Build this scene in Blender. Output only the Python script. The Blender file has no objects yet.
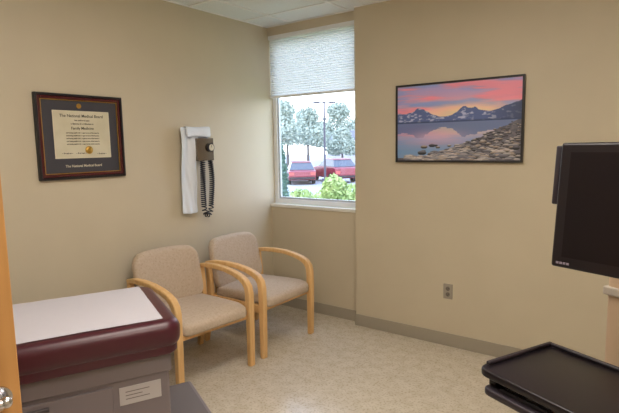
import bpy, bmesh, math, random
import numpy as np
from mathutils import Vector, Matrix, noise
random.seed(7)
D = bpy.data
SC = bpy.context.scene
COL = SC.collection

def lin(c):
    return tuple((v/255/12.92 if v/255 <= 0.04045 else ((v/255+0.055)/1.055)**2.4) for v in c)

def mat(name, rgb, rough=0.5, metal=0.0, rgb2=None, scale=20, bump=0.0, bscale=200, detail=4, spec=0.5, lo=0.35, hi=0.65, coat=0.0):
    m = D.materials.new(name); m.use_nodes = True
    nt = m.node_tree; b = nt.nodes['Principled BSDF']
    b.inputs['Base Color'].default_value = (*lin(rgb), 1)
    b.inputs['Roughness'].default_value = rough
    b.inputs['Metallic'].default_value = metal
    b.inputs['Specular IOR Level'].default_value = spec
    b.inputs['Coat Weight'].default_value = coat
    tc = nt.nodes.new('ShaderNodeTexCoord')
    if rgb2 is not None:
        n = nt.nodes.new('ShaderNodeTexNoise'); n.inputs['Scale'].default_value = scale; n.inputs['Detail'].default_value = detail
        nt.links.new(tc.outputs['Object'], n.inputs['Vector'])
        r = nt.nodes.new('ShaderNodeValToRGB')
        r.color_ramp.elements[0].position = lo; r.color_ramp.elements[1].position = hi
        r.color_ramp.elements[0].color = (*lin(rgb), 1); r.color_ramp.elements[1].color = (*lin(rgb2), 1)
        nt.links.new(n.outputs['Fac'], r.inputs['Fac']); nt.links.new(r.outputs['Color'], b.inputs['Base Color'])
    if bump > 0:
        n2 = nt.nodes.new('ShaderNodeTexNoise'); n2.inputs['Scale'].default_value = bscale
        nt.links.new(tc.outputs['Object'], n2.inputs['Vector'])
        bp = nt.nodes.new('ShaderNodeBump'); bp.inputs['Strength'].default_value = bump; bp.inputs['Distance'].default_value = 0.002
        nt.links.new(n2.outputs['Fac'], bp.inputs['Height']); nt.links.new(bp.outputs['Normal'], b.inputs['Normal'])
    return m

def wood(name, a, b_, rough=0.4, sc=(30, 30, 2)):
    m = mat(name, a, rough)
    nt = m.node_tree; b = nt.nodes['Principled BSDF']
    tc = nt.nodes.new('ShaderNodeTexCoord'); mp = nt.nodes.new('ShaderNodeMapping'); mp.inputs['Scale'].default_value = sc
    n = nt.nodes.new('ShaderNodeTexNoise'); n.inputs['Scale'].default_value = 1.5; n.inputs['Detail'].default_value = 6; n.inputs['Distortion'].default_value = 0.6
    r = nt.nodes.new('ShaderNodeValToRGB')
    r.color_ramp.elements[0].position = .3; r.color_ramp.elements[1].position = .7
    r.color_ramp.elements[0].color = (*lin(a), 1); r.color_ramp.elements[1].color = (*lin(b_), 1)
    nt.links.new(tc.outputs['Object'], mp.inputs['Vector']); nt.links.new(mp.outputs['Vector'], n.inputs['Vector'])
    nt.links.new(n.outputs['Fac'], r.inputs['Fac']); nt.links.new(r.outputs['Color'], b.inputs['Base Color'])
    return m

def emis(name, rgb, s):
    m = D.materials.new(name); m.use_nodes = True
    b = m.node_tree.nodes['Principled BSDF']
    b.inputs['Base Color'].default_value = (.8, .8, .8, 1)
    b.inputs['Emission Color'].default_value = (*lin(rgb), 1); b.inputs['Emission Strength'].default_value = s
    return m

def vcolmat(name, rough=0.5):
    m = D.materials.new(name); m.use_nodes = True
    nt = m.node_tree; b = nt.nodes['Principled BSDF']; b.inputs['Roughness'].default_value = rough
    a = nt.nodes.new('ShaderNodeAttribute'); a.attribute_name = 'Col'
    nt.links.new(a.outputs['Color'], b.inputs['Base Color'])
    return m

def empty(name, loc=(0, 0, 0), rotz=0.0):
    e = D.objects.new(name, None); COL.objects.link(e); e.location = loc; e.rotation_euler = (0, 0, rotz)
    e.empty_display_size = .1
    return e

def addmesh(name, bm, m, parent=None, smooth=False, bevel=0.0, seg=3, loc=None):
    bmesh.ops.recalc_face_normals(bm, faces=bm.faces)
    me = D.meshes.new(name); bm.to_mesh(me); bm.free()
    ob = D.objects.new(name, me); COL.objects.link(ob)
    if isinstance(m, (list, tuple)):
        for x in m: me.materials.append(x)
    else: me.materials.append(m)
    if smooth:
        me.shade_smooth(); me.set_sharp_from_angle(angle=math.radians(40))
    if bevel > 0:
        md = ob.modifiers.new('bevel', 'BEVEL'); md.width = bevel; md.segments = seg; md.limit_method = 'ANGLE'; md.angle_limit = math.radians(35)
    if parent: ob.parent = parent
    if loc: ob.location = loc
    return ob

def bbox(bm, lo, hi):
    lo = Vector(lo); hi = Vector(hi)
    mt = Matrix.Translation((lo+hi)/2) @ Matrix.Diagonal((*(hi-lo), 1))
    return bmesh.ops.create_cube(bm, size=1, matrix=mt)['verts']

def box(name, lo, hi, m, parent=None, bevel=0.0, seg=3):
    bm = bmesh.new(); bbox(bm, lo, hi)
    return addmesh(name, bm, m, parent, bevel=bevel, seg=seg)

def cyl(bm, p0, p1, r0, r1=None, n=20):
    p0 = Vector(p0); p1 = Vector(p1); r1 = r0 if r1 is None else r1
    d = p1-p0
    mt = Matrix.Translation((p0+p1)/2) @ d.to_track_quat('Z', 'Y').to_matrix().to_4x4()
    return bmesh.ops.create_cone(bm, cap_ends=True, segments=n, radius1=r0, radius2=r1, depth=d.length, matrix=mt)['verts']

def rprism(lo, hi, R, r, seg=5):
    """box with vertical corners rounded R and all rims rounded r"""
    bm = bmesh.new(); bbox(bm, lo, hi)
    ve = [e for e in bm.edges if abs(e.verts[0].co.z-e.verts[1].co.z) > 1e-5]
    bmesh.ops.bevel(bm, geom=ve, offset=R, segments=seg, profile=.5, affect='EDGES')
    if r > 0:
        he = [e for e in bm.edges if abs(e.verts[0].co.z-e.verts[1].co.z) < 1e-5 and len(e.link_faces) == 2]
        bmesh.ops.bevel(bm, geom=he, offset=r, segments=seg, profile=.5, affect='EDGES')
    return bm

# ------------------------------------------------------------ materials
M_wall = mat('wall_paint_beige', (203, 191, 167), .5, rgb2=(200, 188, 164), scale=3, bump=.25, bscale=350)
M_base = mat('vinyl_baseboard_taupe', (160, 151, 136), .45)
M_ceil = mat('acoustic_tile', (244, 247, 248), .9, rgb2=(226, 230, 232), scale=160, lo=.42, hi=.5, bump=.6, bscale=220)
M_grid = mat('ceiling_grid_white', (240, 240, 240), .5)
M_white = mat('white_frame', (236, 238, 240), .4)
M_sill = mat('sill_white', (230, 228, 220), .35)
M_maroon = mat('maroon_vinyl', (70, 23, 36), .33, bump=.15, bscale=300)
M_paper = mat('exam_paper', (198, 194, 202), .7, bump=.6, bscale=25)
M_grey = mat('table_grey_enamel', (122, 113, 117), .45)
M_grey2 = mat('table_dark_grey', (78, 72, 74), .5)
M_plate = mat('brushed_plate', (190, 186, 190), .3, metal=.4)
M_oak = wood('oak_light', (214, 168, 108), (230, 190, 134))
M_door = wood('door_oak', (190, 138, 78), (204, 152, 92), .45, sc=(12, 12, 1))
M_chrome = mat('satin_chrome', (200, 200, 205), .22, metal=1)
M_black = mat('black_plastic', (24, 19, 24), .32)
M_black2 = mat('charcoal_plastic', (42, 35, 42), .4)
M_screen = mat('screen_glass', (22, 17, 20), .3, spec=.3)
M_dgrey = mat('dark_grey_frame', (40, 36, 38), .4)
M_burg = mat('burgundy_lacquer', (74, 18, 24), .25, coat=.3)
M_gold = mat('gold', (200, 160, 80), .3, metal=.9)
M_mat = mat('mat_board_charcoal', (66, 64, 70), .85)
M_parch = mat('parchment', (212, 204, 180), .7, rgb2=(204, 195, 168), scale=10)
M_ink = mat('ink', (50, 44, 40), .8)
M_cream = mat('cream_print', (214, 205, 180), .7)
M_cuff = mat('white_cuff_fabric', (228, 234, 244), .8, bump=.4, bscale=120)
M_cord = mat('coiled_cord', (22, 24, 38), .4)
M_ivory = mat('ivory_plastic', (160, 150, 136), .4)
M_ivory2 = mat('outlet_body', (118, 108, 98), .4)
M_beigepl = mat('beige_plastic', (205, 178, 150), .45)

M_fab = mat('chair_fabric', (196, 178, 158), .9, rgb2=(188, 169, 149), scale=60, bump=.3, bscale=500)
nt = M_fab.node_tree; b = nt.nodes['Principled BSDF']
link = b.inputs['Base Color'].links[0]; src = link.from_socket
vo = nt.nodes.new('ShaderNodeTexVoronoi'); vo.inputs['Scale'].default_value = 48
tc = nt.nodes.new('ShaderNodeTexCoord'); nt.links.new(tc.outputs['Object'], vo.inputs['Vector'])
rp = nt.nodes.new('ShaderNodeValToRGB'); rp.color_ramp.elements[0].position = .10; rp.color_ramp.elements[1].position = .3
rp.color_ramp.elements[0].color = (.86, .83, .80, 1); rp.color_ramp.elements[1].color = (1, 1, 1, 1)
nt.links.new(vo.outputs['Distance'], rp.inputs['Fac'])
mx = nt.nodes.new('ShaderNodeMix'); mx.data_type = 'RGBA'; mx.blend_type = 'MULTIPLY'; mx.inputs['Factor'].default_value = 1
nt.links.new(src, mx.inputs['A']); nt.links.new(rp.outputs['Color'], mx.inputs['B']); nt.links.new(mx.outputs['Result'], b.inputs['Base Color'])

M_floor = mat('floor_vinyl', (210, 200, 184), .17, rgb2=(200, 189, 170), scale=14, detail=8, lo=.4, hi=.62, spec=.5, bump=.03, bscale=40)
nt = M_floor.node_tree; b = nt.nodes['Principled BSDF']; src = b.inputs['Base Color'].links[0].from_socket
n3 = nt.nodes.new('ShaderNodeTexNoise'); n3.inputs['Scale'].default_value = 70; n3.inputs['Detail'].default_value = 2
tc = nt.nodes.new('ShaderNodeTexCoord'); nt.links.new(tc.outputs['Object'], n3.inputs['Vector'])
rp = nt.nodes.new('ShaderNodeValToRGB'); rp.color_ramp.elements[0].position = .36; rp.color_ramp.elements[1].position = .48
rp.color_ramp.elements[0].color = (.80, .78, .74, 1); rp.color_ramp.elements[1].color = (1, 1, 1, 1)
nt.links.new(n3.outputs['Fac'], rp.inputs['Fac'])
mx = nt.nodes.new('ShaderNodeMix'); mx.data_type = 'RGBA'; mx.blend_type = 'MULTIPLY'; mx.inputs['Factor'].default_value = 1
nt.links.new(src, mx.inputs['A']); nt.links.new(rp.outputs['Color'], mx.inputs['B']); nt.links.new(mx.outputs['Result'], b.inputs['Base Color'])

M_shade = D.materials.new('cellular_shade_fabric'); M_shade.use_nodes = True
nt = M_shade.node_tree; nt.nodes.clear()
o = nt.nodes.new('ShaderNodeOutputMaterial'); df = nt.nodes.new('ShaderNodeBsdfDiffuse'); tr = nt.nodes.new('ShaderNodeBsdfTranslucent'); mi = nt.nodes.new('ShaderNodeMixShader')
df.inputs['Color'].default_value = (.85, .86, .86, 1); tr.inputs['Color'].default_value = (.8, .83, .81, 1); mi.inputs[0].default_value = .30
nt.links.new(df.outputs[0], mi.inputs[1]); nt.links.new(tr.outputs[0], mi.inputs[2]); nt.links.new(mi.outputs[0], o.inputs[0])

M_glass = D.materials.new('window_glass'); M_glass.use_nodes = True
nt = M_glass.node_tree; nt.nodes.clear()
o = nt.nodes.new('ShaderNodeOutputMaterial'); tp = nt.nodes.new('ShaderNodeBsdfTransparent'); gl = nt.nodes.new('ShaderNodeBsdfGlossy'); mi = nt.nodes.new('ShaderNodeMixShader')
gl.inputs['Roughness'].default_value = .02; mi.inputs[0].default_value = .05
nt.links.new(tp.outputs[0], mi.inputs[1]); nt.links.new(gl.outputs[0], mi.inputs[2]); nt.links.new(mi.outputs[0], o.inputs[0])

# ------------------------------------------------------------ room
XL, XR, YB, YP, YW, H = -3.16, 1.05, -0.45, 3.59, 3.66, 2.65
XS = -2.17; T = .14
SILL, HEAD = 1.0, 2.57
box('floor', (XL-T, YB-T-1.6, -.12), (XR+T, YW+T, 0), M_floor)
box('ceiling', (XL-T, YB-T-1.6, H), (XR+T, YW+T, H+.12), M_ceil)
box('wall_left', (XL-T, YB-T, 0), (XL, YW+T, H), M_wall)
box('wall_right', (XR, YB-T, 0), (XR+T, YW+T, H), M_wall)
box('wall_back', (XS, YP, 0), (XR, YW+T, H), M_wall)
bm = bmesh.new(); bbox(bm, (XL, YW, 0), (XS, YW+T, SILL-.03)); bbox(bm, (XL, YW, HEAD), (XS, YW+T, H))
addmesh('wall_window', bm, M_wall)
DX0, DX1 = -1.36, -.44
bm = bmesh.new(); bbox(bm, (XL, YB-T, 0), (DX0, YB, H)); bbox(bm, (DX1, YB-T, 0), (XR, YB, H)); bbox(bm, (DX0, YB-T, 2.1), (DX1, YB, H))
addmesh('wall_front', bm, M_wall)
bm = bmesh.new(); bbox(bm, (XL-T, YB-T-1.6, 0), (XR+T, YB-T-1.5, H)); bbox(bm, (XL-T, YB-T-1.5, 0), (XL, YB-T, H)); bbox(bm, (XR, YB-T-1.5, 0), (XR+T, YB-T, H))
addmesh('wall_hallway', bm, M_wall)
bh, bt = .10, .008
def bb(name, lo, hi): box(name, lo, hi, M_base, bevel=.003)
bb('baseboard_left', (XL, YB, 0), (XL+bt, YW, bh))
bb('baseboard_window', (XL+bt, YW-bt, 0), (XS, YW, bh))
bb('baseboard_back', (XS-bt, YP-bt, 0), (XR-bt, YP, bh))
bb('baseboard_right', (XR-bt, YB, 0), (XR, YP, bh))
bm = bmesh.new()
for a, c in ((XL+bt, DX0-.06), (DX1+.06, XR-bt)): bbox(bm, (a, YB, 0), (c, YB+bt, bh))
addmesh('baseboard_front', bm, M_base)
bm = bmesh.new()
bbox(bm, (DX0-.055, YB, 0), (DX0, YB+.012, 2.155)); bbox(bm, (DX1, YB, 0), (DX1+.055, YB+.012, 2.155)); bbox(bm, (DX0, YB, 2.1), (DX1, YB+.012, 2.155))
addmesh('trim_door', bm, M_grey2, bevel=.003)
bm = bmesh.new()
gx = XL+.30
while gx < XR:
    bbox(bm, (gx-.012, YB, H-.006), (gx+.012, YP, H)); gx += .61
gy = YW-.33
while gy > YB:
    bbox(bm, (XL, gy-.012, H-.0065), (XR, gy+.012, H)); gy -= .61
bbox(bm, (XL, YB, H-.0062), (XL+.02, YW, H)); bbox(bm, (XL, YW-.02, H-.0062), (XS, YW, H)); bbox(bm, (XS, YP-.02, H-.0062), (XR, YP, H))
addmesh('trim_ceiling_grid', bm, M_grid)

M_panel = emis('added_troffer_glow', (255, 246, 234), 16.0)
for i, (tx, ty) in enumerate([(-1.25, 1.35), (.2, .9)]):  # unseen ceiling panels, added out of view to light the room
    r = empty('added_troffer_light', (tx, ty, H))
    bm = bmesh.new()
    for lo, hi in (((-.3, -.6, -.03), (-.27, .6, -.0)), ((.27, -.6, -.03), (.3, .6, 0)), ((-.27, -.6, -.03), (.27, -.57, 0)), ((-.27, .57, -.03), (.27, .6, 0))): bbox(bm, lo, hi)
    addmesh('housing', bm, M_grid, r)
    # added diffuser shaped to drop slightly below the ceiling so it also washes the tiles
    box('diffuser', (-.27, -.57, -.07), (.27, .57, -.008), M_panel, r, bevel=.01)

# ------------------------------------------------------------ window
w = empty('window_1', (0, 0, 0))
bm = bmesh.new(); f = .045; y0, y1 = YW+.055, YW+.105
bbox(bm, (XL, y0, SILL), (XL+f, y1, HEAD)); bbox(bm, (XS-f, y0, SILL), (XS, y1, HEAD))
bbox(bm, (XL+f, y0, SILL), (XS-f, y1, SILL+f)); bbox(bm, (XL+f, y0, HEAD-f), (XS-f, y1, HEAD))
addmesh('frame', bm, M_white, w, bevel=.003)
bm = bmesh.new(); s = .018; a0, a1 = XL+f, XS-f; b0, b1 = SILL+f, HEAD-f
yy0, yy1 = y0+.012, y1-.012
bbox(bm, (a0, yy0, b0), (a0+s, yy1, b1)); bbox(bm, (a1-s, yy0, b0), (a1, yy1, b1)); bbox(bm, (a0+s, yy0, b0), (a1-s, yy1, b0+s)); bbox(bm, (a0+s, yy0, b1-s), (a1-s, yy1, b1))
addmesh('sash', bm, mat('sash_light_grey', (196, 202, 208), .4), w)
box('glass_pane', (a0+s, y0+.024, b0+s), (a1-s, y0+.028, b1-s), M_glass, w)
box('trim_window_sill', (XL, YW-.015, SILL-.03), (XS, YW+.055, SILL), M_sill, bevel=.004)
sh = empty('window_shade', (0, 0, 0))
bm = bmesh.new(); n = 50; zt, zb = HEAD-.035, 2.02; prev = None
for i in range(n+1):
    z = zt+(zb-zt)*i/n; y = YW+.022+(.004 if i % 2 else -.004)
    c = [bm.verts.new((XL+.008, y, z)), bm.verts.new((XS-.006, y, z))]
    if prev: bm.faces.new((prev[0], prev[1], c[1], c[0]))
    prev = c
addmesh('pleated_fabric', bm, M_shade, sh)
box('headrail', (XL+.004, YW+.002, HEAD-.035), (XS-.004, YW+.045, HEAD), M_white, sh, bevel=.003)
box('bottom_rail', (XL+.008, YW+.01, 2.0), (XS-.006, YW+.035, 2.02), M_white, sh, bevel=.003)

# ------------------------------------------------------------ landscape print
def vnoise(x, y, sc, seed=0, octv=4):
    out = np.zeros_like(x); amp = 1; tot = 0
    rng = np.random.RandomState(seed)
    for k in range(octv):
        g = rng.rand(64, 64)
        xs = x*sc[0]*2**k; ys = y*sc[1]*2**k
        xi = np.floor(xs).astype(int); yi = np.floor(ys).astype(int); fx = xs-xi; fy = ys-yi
        fx = fx*fx*(3-2*fx); fy = fy*fy*(3-2*fy)
        a = g[yi % 64, xi % 64]; b_ = g[yi % 64, (xi+1) % 64]; c = g[(yi+1) % 64, xi % 64]; d = g[(yi+1) % 64, (xi+1) % 64]
        out += amp*((a*(1-fx)+b_*fx)*(1-fy)+(c*(1-fx)+d*fx)*fy); tot += amp; amp *= .5
    return out/tot
def mixc(a, b_, t):
    t = np.clip(t, 0, 1)[..., None]; return a*(1-t)+b_*t
C = lambda *c: np.array(c, float)/255
def landscape(W, Hh):
    u, v = np.meshgrid(np.linspace(0, 1, W), np.linspace(0, 1, Hh))
    def sky(u, v):
        t = (v-.55)/.45
        c = mixc(np.broadcast_to(C(255, 214, 184), u.shape+(3,)), C(246, 172, 190), t*2.2)
        c = mixc(c, C(176, 164, 218), (t-.30)*1.6)
        n1 = vnoise(u, v, (3, 12), 3)
        c = mixc(c, C(150, 166, 222), (n1-.42)*5*np.clip(t*2, 0, 1))
        n2 = vnoise(u+.3, v, (2.5, 16), 5)
        c = mixc(c, C(255, 150, 168), np.clip((n2-.53)*6, 0, .85))
        g = np.exp(-((u-.60)**2/.06+(t-.15)**2/.05)); c = mixc(c, C(255, 228, 176), g*.9)
        return c
    img = sky(u, v)
    hor = .50
    ridge = .55+.03*vnoise(u, u*0, (9, 1), 8)+.14*np.exp(-((u-.20)/.11)**2)*(.6+.6*vnoise(u, u*0, (20, 1), 2))+.15*np.exp(-((u-.60)/.11)**2)*(.5+.7*vnoise(u, u*0, (18, 1), 4))+.18*np.clip((u-.68)/.32, 0, 1)*(.7+.4*vnoise(u, u*0, (12, 1), 6))+.07*np.clip(1-u/.12, 0, 1)
    m = (v < ridge) & (v >= hor)
    sn = vnoise(u, v, (30, 45), 9)
    mc = mixc(np.broadcast_to(C(92, 108, 160), u.shape+(3,)), C(206, 208, 232), np.clip((sn-.54)*7, 0, .8))
    mc = mixc(mc, C(62, 72, 102), np.clip((u-.72)*3, 0, .8))
    mc = mixc(mc, C(58, 74, 112), (hor+.03-v)/.025)
    img = np.where(m[..., None], mc, img)
    rv = hor+(hor-v)*.95
    rip = (vnoise(u, v, (10, 90), 12)-.5)*.012
    wv = np.clip(rv+rip*4, .5, 1)
    wc = sky(u, np.clip(wv+.05, .55, 1))*.95
    wc = mixc(wc, C(150, 172, 218), np.ones_like(u)*.40)
    wr = wv < ridge-.01
    wc = np.where(wr[..., None], mixc(wc, C(92, 114, 168), np.ones_like(u)*.8), wc)
    wc = mixc(wc, C(120, 160, 202), np.clip((.34-v)*4, 0, .85))
    wc = mixc(wc, C(244, 184, 202), np.exp(-((u-.34)**2/.05+(v-.31)**2/.006))*.65)
    img = np.where((v < hor)[..., None], wc, img)
    sl = .03+.47*np.clip((u-.28)/.70, 0, 1)**1.15+.03*(vnoise(u, v, (12, 12), 15)-.5)
    inshore = (v < sl) & (v < hor-.0)
    img = np.where(inshore[..., None], mixc(np.broadcast_to(C(74, 72, 84), u.shape+(3,)), C(132, 126, 132), vnoise(u, v, (50, 60), 17)), img)
    rng = np.random.RandomState(21)
    rocks = []
    for k in range(600):
        ru = rng.uniform(.08, 1.0); slv = .03+.47*max(0, (ru-.28)/.70)**1.15
        rv_ = rng.uniform(-.02, min(slv+.015, .48)); rocks.append((rv_, ru))
    for k in range(40):
        ru = rng.uniform(.2, .7); rocks.append((rng.uniform(0, .20), ru))
    rocks.sort(reverse=True)
    for rv_, ru in rocks:
        sz = .006+.042*max(0, (.5-rv_)/.5)**1.3*rng.uniform(.45, 1.1)
        a = sz; bq = sz*.75
        x0 = max(0, int((ru-a)*W)); x1 = min(W, int((ru+a)*W)+2); y0_ = max(0, int((rv_-bq)*Hh)); y1_ = min(Hh, int((rv_+bq)*Hh)+2)
        if x1 <= x0 or y1_ <= y0_: continue
        uu = u[y0_:y1_, x0:x1]; vv = v[y0_:y1_, x0:x1]
        q = ((uu-ru)/a)**2+((vv-rv_)/bq)**2
        base = [C(146, 142, 146), C(120, 120, 130), C(164, 150, 140), C(100, 98, 108), C(186, 178, 176)][rng.randint(5)]
        shd = np.clip(.62+.62*(vv-rv_)/bq, .25, 1.2)[..., None]
        img[y0_:y1_, x0:x1] = np.where((q < 1)[..., None], np.clip(base*shd, 0, 1), img[y0_:y1_, x0:x1])
    return np.clip(img, 0, 1)

def paint_panel(name, img, wd, ht, m, parent, ydepth):
    Hh, W, _ = img.shape
    xs, zs = np.meshgrid(np.linspace(-wd/2, wd/2, W), np.linspace(-ht/2, ht/2, Hh))
    co = np.stack([xs, np.full_like(xs, ydepth), zs], -1).reshape(-1, 3)
    idx = np.arange(W*Hh).reshape(Hh, W)
    q = np.stack([idx[:-1, :-1], idx[:-1, 1:], idx[1:, 1:], idx[1:, :-1]], -1).reshape(-1, 4)
    me = D.meshes.new(name); me.from_pydata(co.tolist(), [], q.tolist())
    at = me.color_attributes.new('Col', 'FLOAT_COLOR', 'POINT')
    l = np.where(img <= .04045, img/12.92, ((img+.055)/1.055)**2.4).reshape(-1, 3)
    at.data.foreach_set('color', np.concatenate([l, np.ones((len(l), 1))], 1).ravel().astype(np.float32))
    me.materials.append(m); ob = D.objects.new(name, me); COL.objects.link(ob); ob.parent = parent
    return ob

pw, ph = .94, .585
pr = empty('framed_landscape_print', (-1.315, YP, 1.7025))
paint_panel('printed_image', landscape(340, 212), pw-.03, ph-.03, vcolmat('landscape_print', .45), pr, -.022)
box('backing', (-pw/2+.01, -.02, -ph/2+.01), (pw/2-.01, 0, ph/2-.01), M_black2, pr)
bm = bmesh.new(); e = .012
for lo, hi in (((-pw/2, -.03, -ph/2), (-pw/2+e, 0, ph/2)), ((pw/2-e, -.03, -ph/2), (pw/2, 0, ph/2)), ((-pw/2+e, -.03, -ph/2), (pw/2-e, 0, -ph/2+e)), ((-pw/2+e, -.03, ph/2-e), (pw/2-e, 0, ph/2))): bbox(bm, lo, hi)
addmesh('frame', bm, M_dgrey, pr, bevel=.002)

# ------------------------------------------------------------ diploma  (local x = out of wall, y = right, z = up)
dw, dh = .59, .54
dp = empty('framed_diploma', (XL, 1.775, 1.633))
def ring(name, w0, h0, t, d0, d1, m, bev=.004):
    bm = bmesh.new()
    bbox(bm, (d0, -w0/2, -h0/2), (d1, -w0/2+t, h0/2)); bbox(bm, (d0, w0/2-t, -h0/2), (d1, w0/2, h0/2))
    bbox(bm, (d0, -w0/2+t, -h0/2), (d1, w0/2-t, -h0/2+t)); bbox(bm, (d0, -w0/2+t, h0/2-t), (d1, w0/2-t, h0/2))
    return addmesh(name, bm, m, dp, bevel=bev)
ring('frame_outer', dw, dh, .016, 0, .03, M_black)
ring('frame_inner', dw-.032, dh-.032, .020, 0, .024, M_burg)
ring('gold_fillet', dw-.072, dh-.072, .005, 0, .020, M_gold, .001)
box('mat_board', (0, -dw/2+.03, -dh/2+.03), (.012, dw/2-.03, dh/2-.03), M_mat, dp)
pa, pb, pc, pd = -.180, .190, -.130, .160
box('parchment', (.012, pa, pc), (.014, pb, pd), M_parch, dp)
r2 = bmesh.new(); q = .007
for lo, hi in (((.012, pa-q, pc-q), (.0135, pa, pd+q)), ((.012, pb, pc-q), (.0135, pb+q, pd+q)), ((.012, pa, pc-q), (.0135, pb, pc)), ((.012, pa, pd), (.0135, pb, pd+q))): bbox(r2, lo, hi)
addmesh('mat_bevel', r2, M_cream, dp)
def text(s, size, y, z, m, x=.0142):
    c = D.curves.new('lettering', 'FONT'); c.body = s; c.size = size; c.align_x = 'CENTER'; c.align_y = 'CENTER'; c.extrude = .0003; c.offset = .0004
    c.materials.append(m); ob = D.objects.new('lettering', c); COL.objects.link(ob); ob.parent = dp
    ob.location = (x, y, z); ob.rotation_euler = (math.pi/2, 0, math.pi/2)
text('The National Medical Board', .026, .005, .134, M_ink)
text('has conferred upon', .013, .005, .106, M_ink)
text('a diploma of certification in', .014, .005, .084, M_ink)
text('Family Medicine', .024, .005, .055, M_ink)
for k in range(5):
    text('and having satisfied the requirements of this board is', .0105, .005, .026-.018*k, M_ink)
text('~ President ~      ~ Secretary ~', .013, -.06, -.105, M_ink)
text('~ Registrar ~', .013, .13, -.110, M_ink)
text('The National Medical Board', .022, 0, -.187, M_cream, .0125)
bm = bmesh.new(); cyl(bm, (.012, -.01, .198), (.014, -.01, .198), .016, n=24)
addmesh('mat_medallion', bm, M_gold, dp)
bm = bmesh.new(); cyl(bm, (.014, .04, -.085), (.0165, .04, -.085), .026, n=32)
bmesh.ops.create_cone(bm, cap_ends=True, segments=12, radius1=.02, radius2=.015, depth=.002, matrix=Matrix.Translation((.0175, .04, -.085)) @ Matrix.Rotation(math.pi/2, 4, 'Y'))
addmesh('gold_seal', bm, M_gold, dp)

# ------------------------------------------------------------ blood pressure cuff station
bp = empty('wall_blood_pressure_cuff', (XL, 2.72, 1.5))
bm = bmesh.new()
y0, y1, z0, z1, dd = -.04, .13, -.055, .125, .09
for lo, hi in (((0, y0, z0), (.006, y1, z1)), ((dd-.005, y0, z0), (dd, y1, z1)), ((.006, y0, z0), (dd-.005, y0+.005, z1)), ((.006, y1-.005, z0), (dd-.005, y1, z1)), ((.006, y0+.005, z0), (dd-.005, y1-.005, z0+.005))): bbox(bm, lo, hi)
addmesh('basket', bm, mat('basket_steel', (128, 116, 104), .16, metal=.9), bp, bevel=.003)
bm = bmesh.new(); cyl(bm, (dd, .088, .05), (dd+.02, .088, .05), .034, n=32)
addmesh('gauge_bezel', bm, M_black, bp, smooth=True, bevel=.003)
bm = bmesh.new(); cyl(bm, (dd+.02, .088, .05), (dd+.0215, .088, .05), .026, n=32); addmesh('gauge_dial', bm, M_cream, bp)
bm = bmesh.new(); bbox(bm, (dd+.022, .086, .05), (dd+.023, .090, .072)); addmesh('gauge_needle', bm, M_black, bp)
def cloth(name, pts, ya, yb, thick, wav, m, freq=7, ph_=.35, curl=0.0):
    bm = bmesh.new(); nn = 12
    rows = []
    for i, (x, z) in enumerate(pts):
        row = []
        for j in range(nn+1):
            t = j/nn; y = ya+(yb-ya)*t+.007*math.sin(i*.8)
            row.append(bm.verts.new((x+wav*math.sin(t*freq+i*ph_)+wav*.6*math.sin(t*freq*2.3-i*.9)+curl*(2*t-1)**2, y, z+.004*math.sin(t*5+i))))
        rows.append(row)
    for a, c in zip(rows, rows[1:]):
        for j in range(nn): bm.faces.new((a[j], a[j+1], c[j+1], c[j]))
    ob = addmesh(name, bm, m, bp, smooth=True)
    md = ob.modifiers.new('s', 'SOLIDIFY'); md.thickness = thick; md.offset = 0
    md = ob.modifiers.new('ss', 'SUBSURF'); md.levels = 1; md.render_levels = 2
pts = [(.04, .21)]+[(.042+.008*math.sin(i*.5), .215-.049*i) for i in range(1, 15)]
cloth('cuff_hanging', pts, -.18, -.025, .010, .009, M_cuff, curl=.012)
cloth('cuff_folded', [(.03, .13), (.028, .17), (.035, .205), (.05, .215), (.065, .20), (.075, .165), (.078, .135)], -.13, .12, .014, .005, M_cuff)
cloth('cuff_folded_inner', [(.02, .08), (.018, .13), (.022, .17), (.032, .18), (.045, .165), (.05, .12)], -.02, .115, .012, .004, M_cuff)
cu = D.curves.new('coiled_cord', 'CURVE'); cu.dimensions = '3D'; cu.bevel_depth = .0048; cu.bevel_resolution = 2
sp = cu.splines.new('POLY'); P = []
def path(t):
    if t < .43: return Vector((.072+.008*math.sin(t*9), .022-.012*math.sin(t*7.3), -.055-(t/.43)*.37))
    if t < .57:
        a = (t-.43)/.14*math.pi; return Vector((.072+.008*math.sin(t*9), .022+.039*(1-math.cos(a)), -.425-.075*math.sin(a)))
    return Vector((.072+.008*math.sin(t*9), .100+.008*math.sin((1-t)*7.3), -.425+((t-.57)/.43)*.37))
NT = 1500
for i in range(NT+1):
    t = i/NT; p = path(t); q = (path(min(1, t+.004))-path(max(0, t-.004))).normalized()
    n1 = Vector((1, 0, 0)); n1 = (n1-q*n1.dot(q)).normalized(); n2 = q.cross(n1).normalized(); a = t*2*math.pi*52
    P.append(p+n1*math.cos(a)*.018+n2*math.sin(a)*.018)
sp.points.add(len(P)-1)
for i, p in enumerate(P): sp.points[i].co = (*p, 1)
cu.materials.append(M_cord); ob = D.objects.new('coiled_cord', cu); COL.objects.link(ob); ob.parent = bp

# ------------------------------------------------------------ outlet
ou = empty('electrical_outlet', (-1.354, YP, .43))
box('cover_plate', (-.036, -.006, -.058), (.036, 0, .058), M_ivory, ou, bevel=.003)
bm = bmesh.new()
for z in (-.022, .022):
    cyl(bm, (0, -.009, z), (0, -.005, z), .0165, n=24)
addmesh('receptacles', bm, M_ivory2, ou)
bm = bmesh.new()
for z in (-.022, .022):
    bbox(bm, (-.0075, -.0098, z-.002), (-.005, -.0088, z+.007)); bbox(bm, (.005, -.0098, z-.002), (.0075, -.0088, z+.007)); cyl(bm, (0, -.0098, z-.009), (0, -.0088, z-.009), .0025, n=10)
addmesh('slots', bm, M_black, ou)

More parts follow.
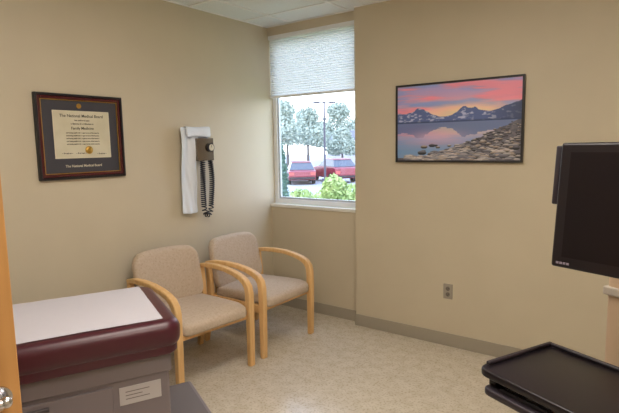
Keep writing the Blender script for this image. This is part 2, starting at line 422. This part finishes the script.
# ------------------------------------------------------------ chairs
def strip(bm, pts, y0, y1):
    n = len(pts); rings = []
    for i, (x, z, h) in enumerate(pts):
        a = Vector(pts[max(0, i-1)][:2]); c = Vector(pts[min(n-1, i+1)][:2]); t = (c-a).normalized(); nn = Vector((-t.y, t.x))
        p = Vector((x, z))+nn*h; q = Vector((x, z))-nn*h
        rings.append([bm.verts.new((p.x, y0, p.y)), bm.verts.new((p.x, y1, p.y)), bm.verts.new((q.x, y1, q.y)), bm.verts.new((q.x, y0, q.y))])
    for a, c in zip(rings, rings[1:]):
        for k in range(4): bm.faces.new((a[k], a[(k+1) % 4], c[(k+1) % 4], c[k]))
    bm.faces.new(rings[0]); bm.faces.new(rings[-1][::-1])
def cushion(name, lo, hi, R, r, parent, fn):
    bm = rprism(lo, hi, R, r, 4)
    lo = Vector(lo); hi = Vector(hi)
    for ax in range(2):
        for k in range(1, 12):
            co = lo.copy(); co[ax] = lo[ax]+(hi[ax]-lo[ax])*k/12; no = Vector((0, 0, 0)); no[ax] = 1
            bmesh.ops.bisect_plane(bm, geom=bm.verts[:]+bm.edges[:]+bm.faces[:], plane_co=co, plane_no=no)
    for v in bm.verts: v.co = fn(v.co)
    return addmesh(name, bm, M_fab, parent, smooth=True)
def chair(loc, rot):
    c = empty('guest_armchair', loc, rot)
    for sname, s in (('left', 1), ('right', -1)):
        ya, yb = (s*.27, s*.315)
        bm = bmesh.new()
        pts = [(-.305, .648, .014), (-.22, .662, .016), (-.10, .668, .017), (.02, .664, .017), (.12, .649, .018), (.19, .629, .02), (.235, .606, .023), (.262, .573, .025), (.272, .53, .0255), (.274, .46, .025), (.274, .30, .0235), (.272, .12, .021), (.270, 0, .018)]
        strip(bm, pts, ya, yb)
        addmesh('arm_and_front_leg_'+sname, bm, M_oak, c, smooth=True, bevel=.007)
        bm = bmesh.new()
        strip(bm, [(-.345, 0, .017), (-.315, .15, .021), (-.285, .32, .025), (-.275, .42, .025), (-.28, .54, .021), (-.29, .645, .017)], s*.272, s*.312)
        addmesh('rear_leg_'+sname, bm, M_oak, c, smooth=True, bevel=.006)
        box('side_rail_'+sname, (-.27, min(s*.272, s*.296), .335), (.25, max(s*.272, s*.296), .395), M_oak, c, bevel=.005)
    box('front_rail', (.235, -.272, .345), (.262, .272, .39), M_oak, c, bevel=.004)
    box('rear_rail', (-.29, -.272, .335), (-.265, .272, .395), M_oak, c, bevel=.004)
    def fs(p):
        a = p.x/.29; b_ = p.y/.265; t = max(0, (1-a*a))*max(0, (1-b_*b_))
        z = p.z + (.022*t if p.z > .42 else 0) - .012*(1-a)
        z -= .02*max(0, a-.7)/.3
        return Vector((p.x, p.y, z))
    cushion('seat_cushion', (-.27, -.262, .392), (.305, .262, .468), .05, .026, c, fs)
    hb = .39
    def fb(p):
        h = p.x+hb/2; b_ = p.y/.26; a = p.x/(hb/2)
        t = max(0, 1-a*a)*max(0, 1-b_*b_)
        wdt = 1-.02*(h/hb)
        x = -.235-.20*h - .035*(1-b_*b_) + (p.z) + (.018*t if p.z > 0 else 0)
        return Vector((x, p.y*wdt, .425+h*1.0+.012*(1-b_*b_)*max(0, a)))
    cushion('back_cushion', (-hb/2, -.27, -.032), (hb/2, .27, .032), .085, .024, c, fb)
    bm = bmesh.new()
    for s in (-1, 1): strip(bm, [(-.285, .36, .012), (-.295, .48, .012), (-.33, .62, .010)], s*.20-.02, s*.20+.02)
    addmesh('back_supports', bm, M_oak, c, bevel=.003)
    return c
chair((-2.67, 2.215, 0), math.radians(-6))
chair((-2.65, 2.915, 0), math.radians(0))

# ------------------------------------------------------------ exam table
et = empty('exam_table', (-2.350, .781, 0), math.radians(65))
hx = .765; hf = .80
addmesh('cushion_top', rprism((-hx, -.34, .68), (hf, .34, .805), .075, .045, 7), M_maroon, et, smooth=True)
addmesh('cushion_base', rprism((-hx+.015, -.33, .655), (hf-.015, .33, .70), .07, .010, 4), M_maroon, et, smooth=True)
bm = bmesh.new(); nx, ny = 80, 44; rows = []
for i in range(nx+1):
    row = []
    for j in range(ny+1):
        x = -hx+.06+(2*hx-.10)*i/nx; t = j/ny; y = -.285+(.285+.338)*t
        nz = noise.noise(Vector((x*5, y*8, 0)))*.5+noise.noise(Vector((x*16, y*3, 3)))*.3
        z = .8085+.004*nz
        if y > .30: z -= (y-.30)**2*28
        row.append(bm.verts.new((x, y, z)))
    rows.append(row)
for a, c in zip(rows, rows[1:]):
    for j in range(ny): bm.faces.new((a[j], a[j+1], c[j+1], c[j]))
addmesh('paper_sheet', bm, M_paper, et, smooth=True)
box('body', (-.70, -.285, .09), (.74, .285, .655), M_grey, et, bevel=.01)
box('upper_band', (-.71, -.295, .565), (.75, .295, .655), M_grey, et, bevel=.008)
box('plinth', (-.66, -.25, 0), (.69, .25, .09), M_grey2, et, bevel=.004)
bm = bmesh.new()
for x0, x1 in ((-.66, -.02), (.0, .50)):
    for za, zb_ in ((.13, .33), (.345, .55)): bbox(bm, (x0, -.297, za), (x1, -.285, zb_))
addmesh('drawer_fronts', bm, M_grey, et, bevel=.004)
bm = bmesh.new()
for x0 in (-.42, .10):
    for z in (.305, .525): bbox(bm, (x0, -.312, z-.01), (x0+.16, -.297, z+.006))
addmesh('drawer_pulls', bm, M_grey2, et, bevel=.004)
box('name_plate', (.525, -.2885, .455), (.70, -.285, .535), M_plate, et, bevel=.001)
bm = bmesh.new()
for k in range(3): bbox(bm, (.55, -.2890, .478+.016*k), (.65-.03*(k % 2), -.2884, .482+.016*k))
addmesh('name_plate_print', bm, M_grey, et)
box('foot_step', (.74, -.20, .20), (.96, .22, .25), M_grey, et, bevel=.012)
box('foot_step_tread', (.76, -.18, .25), (.94, .20, .256), mat('tread_grey', (104, 98, 100), .6), et, bevel=.002)
bm = bmesh.new()
for y in (-.17, .17): bbox(bm, (.75, y-.015, 0), (.93, y+.015, .20))
addmesh('foot_step_legs', bm, M_grey2, et, bevel=.004)

# ------------------------------------------------------------ door
ang = math.atan2(.478+.43, -1.168+1.335)
dr = empty('door_1', (-1.335, -.43, 0), ang)
LW = .915
box('leaf', (0, -.0, .01), (LW, .044, 2.08), M_door, dr, bevel=.003)
def handle(s, y):
    bm = bmesh.new(); zh = 1.01
    cyl(bm, (LW-.045, y, zh), (LW-.045, y+s*.010, zh), .027, n=28)
    cyl(bm, (LW-.045, y+s*.010, zh), (LW-.045, y+s*.035, zh), .011, n=16)
    cyl(bm, (LW-.035, y+s*.035, zh), (LW-.17, y+s*.035, zh), .0115, .010, n=16)
    bmesh.ops.create_uvsphere(bm, u_segments=16, v_segments=10, radius=.0135, matrix=Matrix.Translation((LW-.037, y+s*.035, zh)))
    addmesh('lever_handle', bm, M_chrome, dr, smooth=True)
handle(-1, 0); handle(1, .044)
bm = bmesh.new()
for z in (.25, 1.05, 1.85): cyl(bm, (0, -.006, z-.045), (0, -.006, z+.045), .006, n=12)
addmesh('hinges', bm, M_chrome, dr)

# ------------------------------------------------------------ workstation cart
wa = math.radians(-25)
wk = empty('computer_workstation_cart', (-.09, 1.96, 0), wa)
box('column', (-.075, -.035, .09), (.075, .05, 1.42), M_beigepl, wk, bevel=.012)
box('column_collar', (-.085, -.045, 1.02), (.085, .06, 1.05), mat('collar', (190, 180, 168), .4), wk, bevel=.005)
bm = bmesh.new()
for k in range(5):
    a = math.radians(18+72*k); d = Vector((math.cos(a), math.sin(a), 0)); p = Vector((.0, .0, .085))
    cyl(bm, p, p+d*.27+Vector((0, 0, -.02)), .028, .017, n=12)
addmesh('base_legs', bm, M_black2, wk, smooth=True)
bm = bmesh.new()
for k in range(5):
    a = math.radians(18+72*k); d = Vector((math.cos(a), math.sin(a), 0)); p = Vector((.0, 0, .03))+d*.262; s = Vector((-d.y, d.x, 0))
    cyl(bm, p-s*.022, p-s*.006, .03, n=18); cyl(bm, p+s*.006, p+s*.022, .03, n=18); cyl(bm, p-s*.006, p+s*.006, .012, n=12); cyl(bm, p+Vector((0, 0, .005)), p+Vector((0, 0, .05)), .009, n=10)
addmesh('casters', bm, M_black, wk, smooth=True)
tx0, tx1, ty0, ty1 = -.245, .40, -.475, -.10
tz = .80
bm = rprism((tx0, ty0, tz-.03), (tx1, ty1+.02, tz-.004), .04, .006, 4); addmesh('work_surface', bm, M_black, wk, smooth=True)
bm = bmesh.new()
for lo, hi in (((tx0+.005, ty0+.04, tz-.004), (tx0+.02, ty1, tz+.008)), ((tx0+.02, ty1-.015, tz-.004), (tx1-.02, ty1, tz+.008)), ((tx1-.02, ty0+.04, tz-.004), (tx1-.005, ty1, tz+.008))): bbox(bm, lo, hi)
addmesh('work_surface_lip', bm, M_black2, wk, bevel=.004)
box('support_arm', (-.02, -.30, tz-.075), (.05, -.03, tz-.03), M_black2, wk, bevel=.006)
bm = rprism((tx0+.03, ty0-.01, tz-.085), (tx1-.03, ty1-.06, tz-.06), .03, .008, 4); addmesh('keyboard_drawer', bm, M_black2, wk, smooth=True)
bm = bmesh.new()
for x in (tx0+.03, tx1-.06): bbox(bm, (x, ty0+.03, tz-.062), (x+.03, ty1-.07, tz-.028))
addmesh('drawer_slides', bm, M_black, wk)
bm = bmesh.new(); bbox(bm, (tx0+.09, ty0+.01, tz-.06), (tx1-.10, ty0+.15, tz-.046)); addmesh('keyboard', bm, M_black, wk, bevel=.003)
bm = bmesh.new()
for i in range(15):
    for j in range(5): bbox(bm, (tx0+.10+i*.0285, ty0+.018+j*.025, tz-.046), (tx0+.10+i*.0285+.023, ty0+.018+j*.025+.02, tz-.041))
addmesh('keyboard_keys', bm, M_black2, wk)
mo = D.objects.new('monitor', None); COL.objects.link(mo); mo.parent = wk
mo.location = (.178, -.285, 1.352); mo.rotation_euler = (math.radians(-5), 0, math.radians(4))
mw, mh = .52, .385
box('bezel', (-mw/2, -.022, -mh/2), (mw/2, .022, mh/2), M_black, mo, bevel=.008)
box('screen', (-mw/2+.034, -.0235, -mh/2+.034), (mw/2-.034, -.021, mh/2-.03), M_screen, mo)
box('rear_housing', (-mw/2+.06, .022, -mh/2+.05), (mw/2-.06, .05, mh/2-.05), M_black2, mo, bevel=.012)
addmesh('speaker_bar', rprism((-mw/2-.026, -.008, .0), (-mw/2-.004, .026, mh/2-.008), .008, .005), M_black2, mo, smooth=True)
bm = bmesh.new(); bbox(bm, (-mw/2-.008, 0, .03), (-mw/2+.002, .018, .06)); bbox(bm, (-mw/2-.008, 0, .11), (-mw/2+.002, .018, .14)); addmesh('speaker_clips', bm, M_chrome, mo)
bm = bmesh.new()
for k in range(4): bbox(bm, (-mw/2+.018+k*.011, -.0228, -mh/2+.011), (-mw/2+.026+k*.011, -.0215, -mh/2+.018))
addmesh('badge', bm, mat('badge_grey', (130, 120, 135), .4), mo)
bm = bmesh.new(); cyl(bm, (.015, -.02, 1.36), (.10, -.23, 1.36), .022, n=16); bbox(bm, (.10, -.245, 1.31), (.20, -.225, 1.41))
addmesh('monitor_arm', bm, M_black2, wk, smooth=True)

# ------------------------------------------------------------ outside
GZ = -.9
M_asph = mat('asphalt', (150, 154, 162), .9, rgb2=(164, 166, 172), scale=3)
M_grass = mat('grass', (130, 150, 104), .95, rgb2=(156, 168, 120), scale=2)
box('ground_parking_lot', (-90, 13, GZ-.1), (60, 110, GZ), M_asph)
box('ground_lawn', (-90, YW+T, GZ-.1), (60, 13, GZ+.02), M_grass)
M_red = mat('car_paint_red', (128, 38, 54), .35, coat=.4)
M_cg = mat('car_glass', (78, 84, 96), .15)
M_tyre = mat('tyre', (45, 45, 48), .8)
M_lamp = mat('tail_lamp', (190, 90, 84), .3)
def car(loc, rot, high=0.0):
    c = empty('car', loc, rot)
    def prof(pts, w0, name, m, w1=None, bev=.05):
        bm = bmesh.new(); L = []; Rr = []
        zs = [p[1] for p in pts]; z0, z1 = min(zs), max(zs); w1 = w0 if w1 is None else w1
        for x, z in pts:
            w_ = w0+(w1-w0)*((z-z0)/(z1-z0)); L.append(bm.verts.new((x, w_, z))); Rr.append(bm.verts.new((x, -w_, z)))
        n = len(pts)
        for i in range(n): bm.faces.new((L[i], L[(i+1) % n], Rr[(i+1) % n], Rr[i]))
        bm.faces.new(L[::-1]); bm.faces.new(Rr)
        return addmesh(name, bm, m, c, bevel=bev)
    h = high
    prof([(-2.2, .30), (-2.25, .55), (-2.2, .85+h), (-1.9, .93+h), (1.0, .93+h), (2.0, .78+h), (2.25, .60), (2.25, .30)], .86, 'body', M_red)
    prof([(-1.95, .93+h), (-1.45, 1.38+h), (-.1, 1.42+h), (.95, .93+h)], .80, 'cabin', M_cg, .62, .03)
    prof([(-1.50, 1.38+h), (-1.4, 1.43+h), (-.2, 1.46+h), (-.05, 1.40+h)], .64, 'roof', M_red, .58, .02)
    bm = bmesh.new()
    for x in (-1.4, 1.4):
        for y in (-.87, .67): cyl(bm, (x, y, .33), (x, y+.2, .33), .33, n=24)
    addmesh('tyres', bm, M_tyre, c)
    bm = bmesh.new()
    for y in (-.82, .52):
        bbox(bm, (-2.27, y, .62), (-2.2, y+.3, .80)); bbox(bm, (2.1, y, .55), (2.28, y+.3, .68))
    addmesh('lamps', bm, M_lamp, c)
    box('bumper', (-2.32, -.8, .36), (-2.2, .8, .5), M_black2, c, bevel=.02)
va = math.atan2(.8, -.6)
car((-20.4, 26.6, GZ), va+.08, 0)
car((-19.0, 28.6, GZ), va+.35, .12)
hb_ = empty('distant_building', (-39.0, 63.5, GZ), math.radians(35))
M_bw = mat('siding', (168, 168, 172), .8); M_roof = mat('roof_shingle', (104, 106, 114), .85)
box('walls', (-3.6, -3, 0), (4, 3, 2.8), M_bw, hb_)
bm = bmesh.new()
v = [bm.verts.new(p) for p in ((-4.2, -3.6, 2.7), (4.6, -3.6, 2.7), (4.6, 3.6, 2.7), (-4.2, 3.6, 2.7), (-2.0, 0, 4.6), (2.5, 0, 4.6))]
for q in ((0, 1, 5, 4), (1, 2, 5), (2, 3, 4, 5), (3, 0, 4), (0, 3, 2, 1)): bm.faces.new([v[i] for i in q])
addmesh('roof', bm, M_roof, hb_)
bm = bmesh.new()
for x in (-3, -.6, 1.8): bbox(bm, (x, -3.03, 1.0), (x+1.2, -2.99, 2.0))
addmesh('windows', bm, M_cg, hb_)
lp = empty('parking_lot_lamp_post', (-16.9, 24.5, GZ), math.radians(35))
bm = bmesh.new(); cyl(bm, (0, 0, 0), (0, 0, 5.0), .07, .05, n=12); cyl(bm, (0, 0, 0), (0, 0, .5), .2, n=16)
bbox(bm, (-.4, -.03, 4.92), (.4, .03, 4.98)); bbox(bm, (-.65, -.12, 4.9), (-.3, .12, 5.0)); bbox(bm, (.3, -.12, 4.9), (.65, .12, 5.0))
addmesh('post', bm, mat('lamp_post_metal', (66, 64, 78), .5), lp)
M_leaf = mat('leaves_green', (126, 154, 92), .8, rgb2=(176, 192, 130), scale=3)
M_leaf2 = mat('leaves_pale', (136, 150, 138), .8, rgb2=(170, 180, 166), scale=2)
M_leaf3 = mat('leaves_dark', (70, 104, 96), .8, rgb2=(98, 128, 116), scale=3)
M_bark = mat('bark', (100, 94, 94), .9, rgb2=(84, 78, 76), scale=12)
def leaves(bm, c, rad, n, sz):
    for _ in range(n):
        d = Vector((random.gauss(0, 1), random.gauss(0, 1), random.gauss(0, 1))).normalized()*(random.random()**.4)
        p = Vector(c)+Vector((d.x*rad[0], d.y*rad[1], d.z*rad[2]))
        a = Vector((random.gauss(0, 1), random.gauss(0, 1), random.gauss(0, 1))).normalized(); b_ = a.orthogonal().normalized()
        s = sz*random.uniform(.6, 1.3)
        bm.faces.new([bm.verts.new(p+a*s), bm.verts.new(p+b_*s*.5), bm.verts.new(p-a*s), bm.verts.new(p-b_*s*.5)])
def plant(name, loc, blobs, n, sz, m, trunk):
    r = empty(name, loc)
    bm = bmesh.new()
    for c, rad in blobs: leaves(bm, c, rad, n, sz)
    addmesh('foliage', bm, m, r)
    bm = bmesh.new()
    cyl(bm, (0, 0, 0), (0, 0, trunk[0]), trunk[1], trunk[1]*.6, n=10)
    for c, rad in blobs: cyl(bm, (0, 0, trunk[0]*.8), c, trunk[1]*.5, trunk[1]*.12, n=6)
    addmesh('trunk', bm, M_bark, r, smooth=True)
plant('tree', (-27.5, 33, GZ), [((0, 0, 4.2), (1.7, 1.7, 1.4)), ((-1.2, .3, 3.4), (1.3, 1.3, 1)), ((1.2, -.3, 3.5), (1.3, 1.2, 1)), ((.2, 0, 5.4), (1.1, 1.1, .9))], 900, .16, M_leaf2, (3, .16))
plant('tree', (-33, 41, GZ), [((0, 0, 4.6), (2.2, 2, 1.6)), ((1.5, 0, 3.6), (1.6, 1.5, 1.2)), ((-.5, 0, 6.2), (1.3, 1.3, 1.1))], 900, .18, M_leaf2, (3.2, .18))
plant('tree', (-37, 50, GZ), [((0, 0, 4.2), (2.2, 2, 1.8)), ((1.6, 0, 3.4), (1.6, 1.6, 1.3)), ((-2, 0, 4.0), (1.8, 1.6, 1.3)), ((0, 0, 6.0), (1.4, 1.4, 1.2))], 900, .2, M_leaf2, (3, .2))
plant('tree', (-27.5, 43, GZ), [((0, 0, 2.6), (1.3, 1.3, 1.0)), ((.9, 0, 2.2), (1.1, 1, .8)), ((-.9, 0, 2.2), (1, 1, .8)), ((0, 0, 3.5), (.9, .9, .7))], 800, .16, M_leaf2, (2, .14))
plant('tree', (-38, 74, GZ), [((0, 0, 5.2), (3.2, 3, 2.2)), ((3.2, 0, 4.6), (2.6, 2.2, 1.8)), ((-3.4, 0, 4.8), (2.6, 2.2, 1.8)), ((.3, 0, 7.4), (2, 2, 1.3))], 900, .28, M_leaf2, (3.5, .25))
plant('tree', (-47, 72, GZ), [((0, 0, 5.6), (3.2, 3, 2.4)), ((3.2, 0, 4.8), (2.6, 2.2, 1.8)), ((-3.4, 0, 4.8), (2.6, 2.2, 1.8)), ((.3, 0, 8.2), (2, 2, 1.5))], 900, .28, M_leaf2, (3.5, .25))
plant('arborvitae', (-10.2, 12.3, GZ), [((0, 0, .7), (.28, .28, .7)), ((0, 0, 1.5), (.25, .25, .6)), ((0, 0, 2.1), (.16, .16, .5))], 900, .05, M_leaf3, (2, .05))
plant('shrub', (-5.35, 8.0, GZ), [((0, 0, 1.05), (.55, .5, .6)), ((.3, .1, 1.25), (.42, .4, .5)), ((-.4, 0, .85), (.45, .4, .5)), ((.1, -.1, 1.6), (.25, .25, .3))], 1100, .05, M_leaf, (.8, .05))
plant('shrub', (-7.4, 9.8, GZ), [((0, 0, .8), (.6, .5, .5)), ((.5, .1, .8), (.5, .4, .5)), ((-.1, 0, 1.05), (.35, .4, .35))], 1100, .05, M_leaf, (.7, .05))
plant('shrub', (-4.2, 7.2, GZ), [((0, 0, 1.0), (.4, .5, .6)), ((.3, .1, 1.2), (.4, .4, .5))], 1100, .05, M_leaf, (.8, .05))

# ------------------------------------------------------------ world / sun
wd = D.worlds.new('sky'); SC.world = wd; wd.use_nodes = True; nt = wd.node_tree
bg = nt.nodes['Background']; bg.inputs['Strength'].default_value = 5.2
tc = nt.nodes.new('ShaderNodeTexCoord'); sx = nt.nodes.new('ShaderNodeSeparateXYZ'); rp = nt.nodes.new('ShaderNodeValToRGB')
rp.color_ramp.elements[0].position = 0; rp.color_ramp.elements[0].color = (.88, .94, 1, 1); rp.color_ramp.elements[1].position = .7; rp.color_ramp.elements[1].color = (.50, .66, 1, 1)
nt.links.new(tc.outputs['Generated'], sx.inputs[0]); nt.links.new(sx.outputs['Z'], rp.inputs['Fac']); nt.links.new(rp.outputs['Color'], bg.inputs['Color'])
sl = D.lights.new('sun', 'SUN'); sl.energy = 1.0; sl.angle = .01; sl.color = (1, .96, .9)
so = D.objects.new('sun', sl); COL.objects.link(so); so.rotation_euler = Vector((-.35, .75, -.75)).to_track_quat('-Z', 'Y').to_euler()
pl = D.lights.new('window_portal', 'AREA'); pl.shape = 'RECTANGLE'; pl.size = .95; pl.size_y = 1.5; pl.cycles.is_portal = True
po = D.objects.new('window_portal', pl); COL.objects.link(po); po.location = ((XL+XS)/2, YW+.13, 1.78); po.rotation_euler = (-math.pi/2, 0, 0)

# ------------------------------------------------------------ camera
cam = D.cameras.new('camera'); co = D.objects.new('camera', cam); COL.objects.link(co)
cam.sensor_width = 36; cam.lens = 36*499/619; cam.clip_start = .02; cam.clip_end = 300
X = Vector((681.5, -48.5, 499)).normalized(); Y = Vector((370, 67.5, -499)); Y = (Y-X*Y.dot(X)).normalized(); Z = X.cross(Y)
R = Matrix((X, Y, Z))
co.matrix_world = Matrix.Translation((0, 0, 1.55)) @ R.to_4x4()
SC.camera = co
SC.view_settings.view_transform = 'Standard'
SC.view_settings.look = 'None'
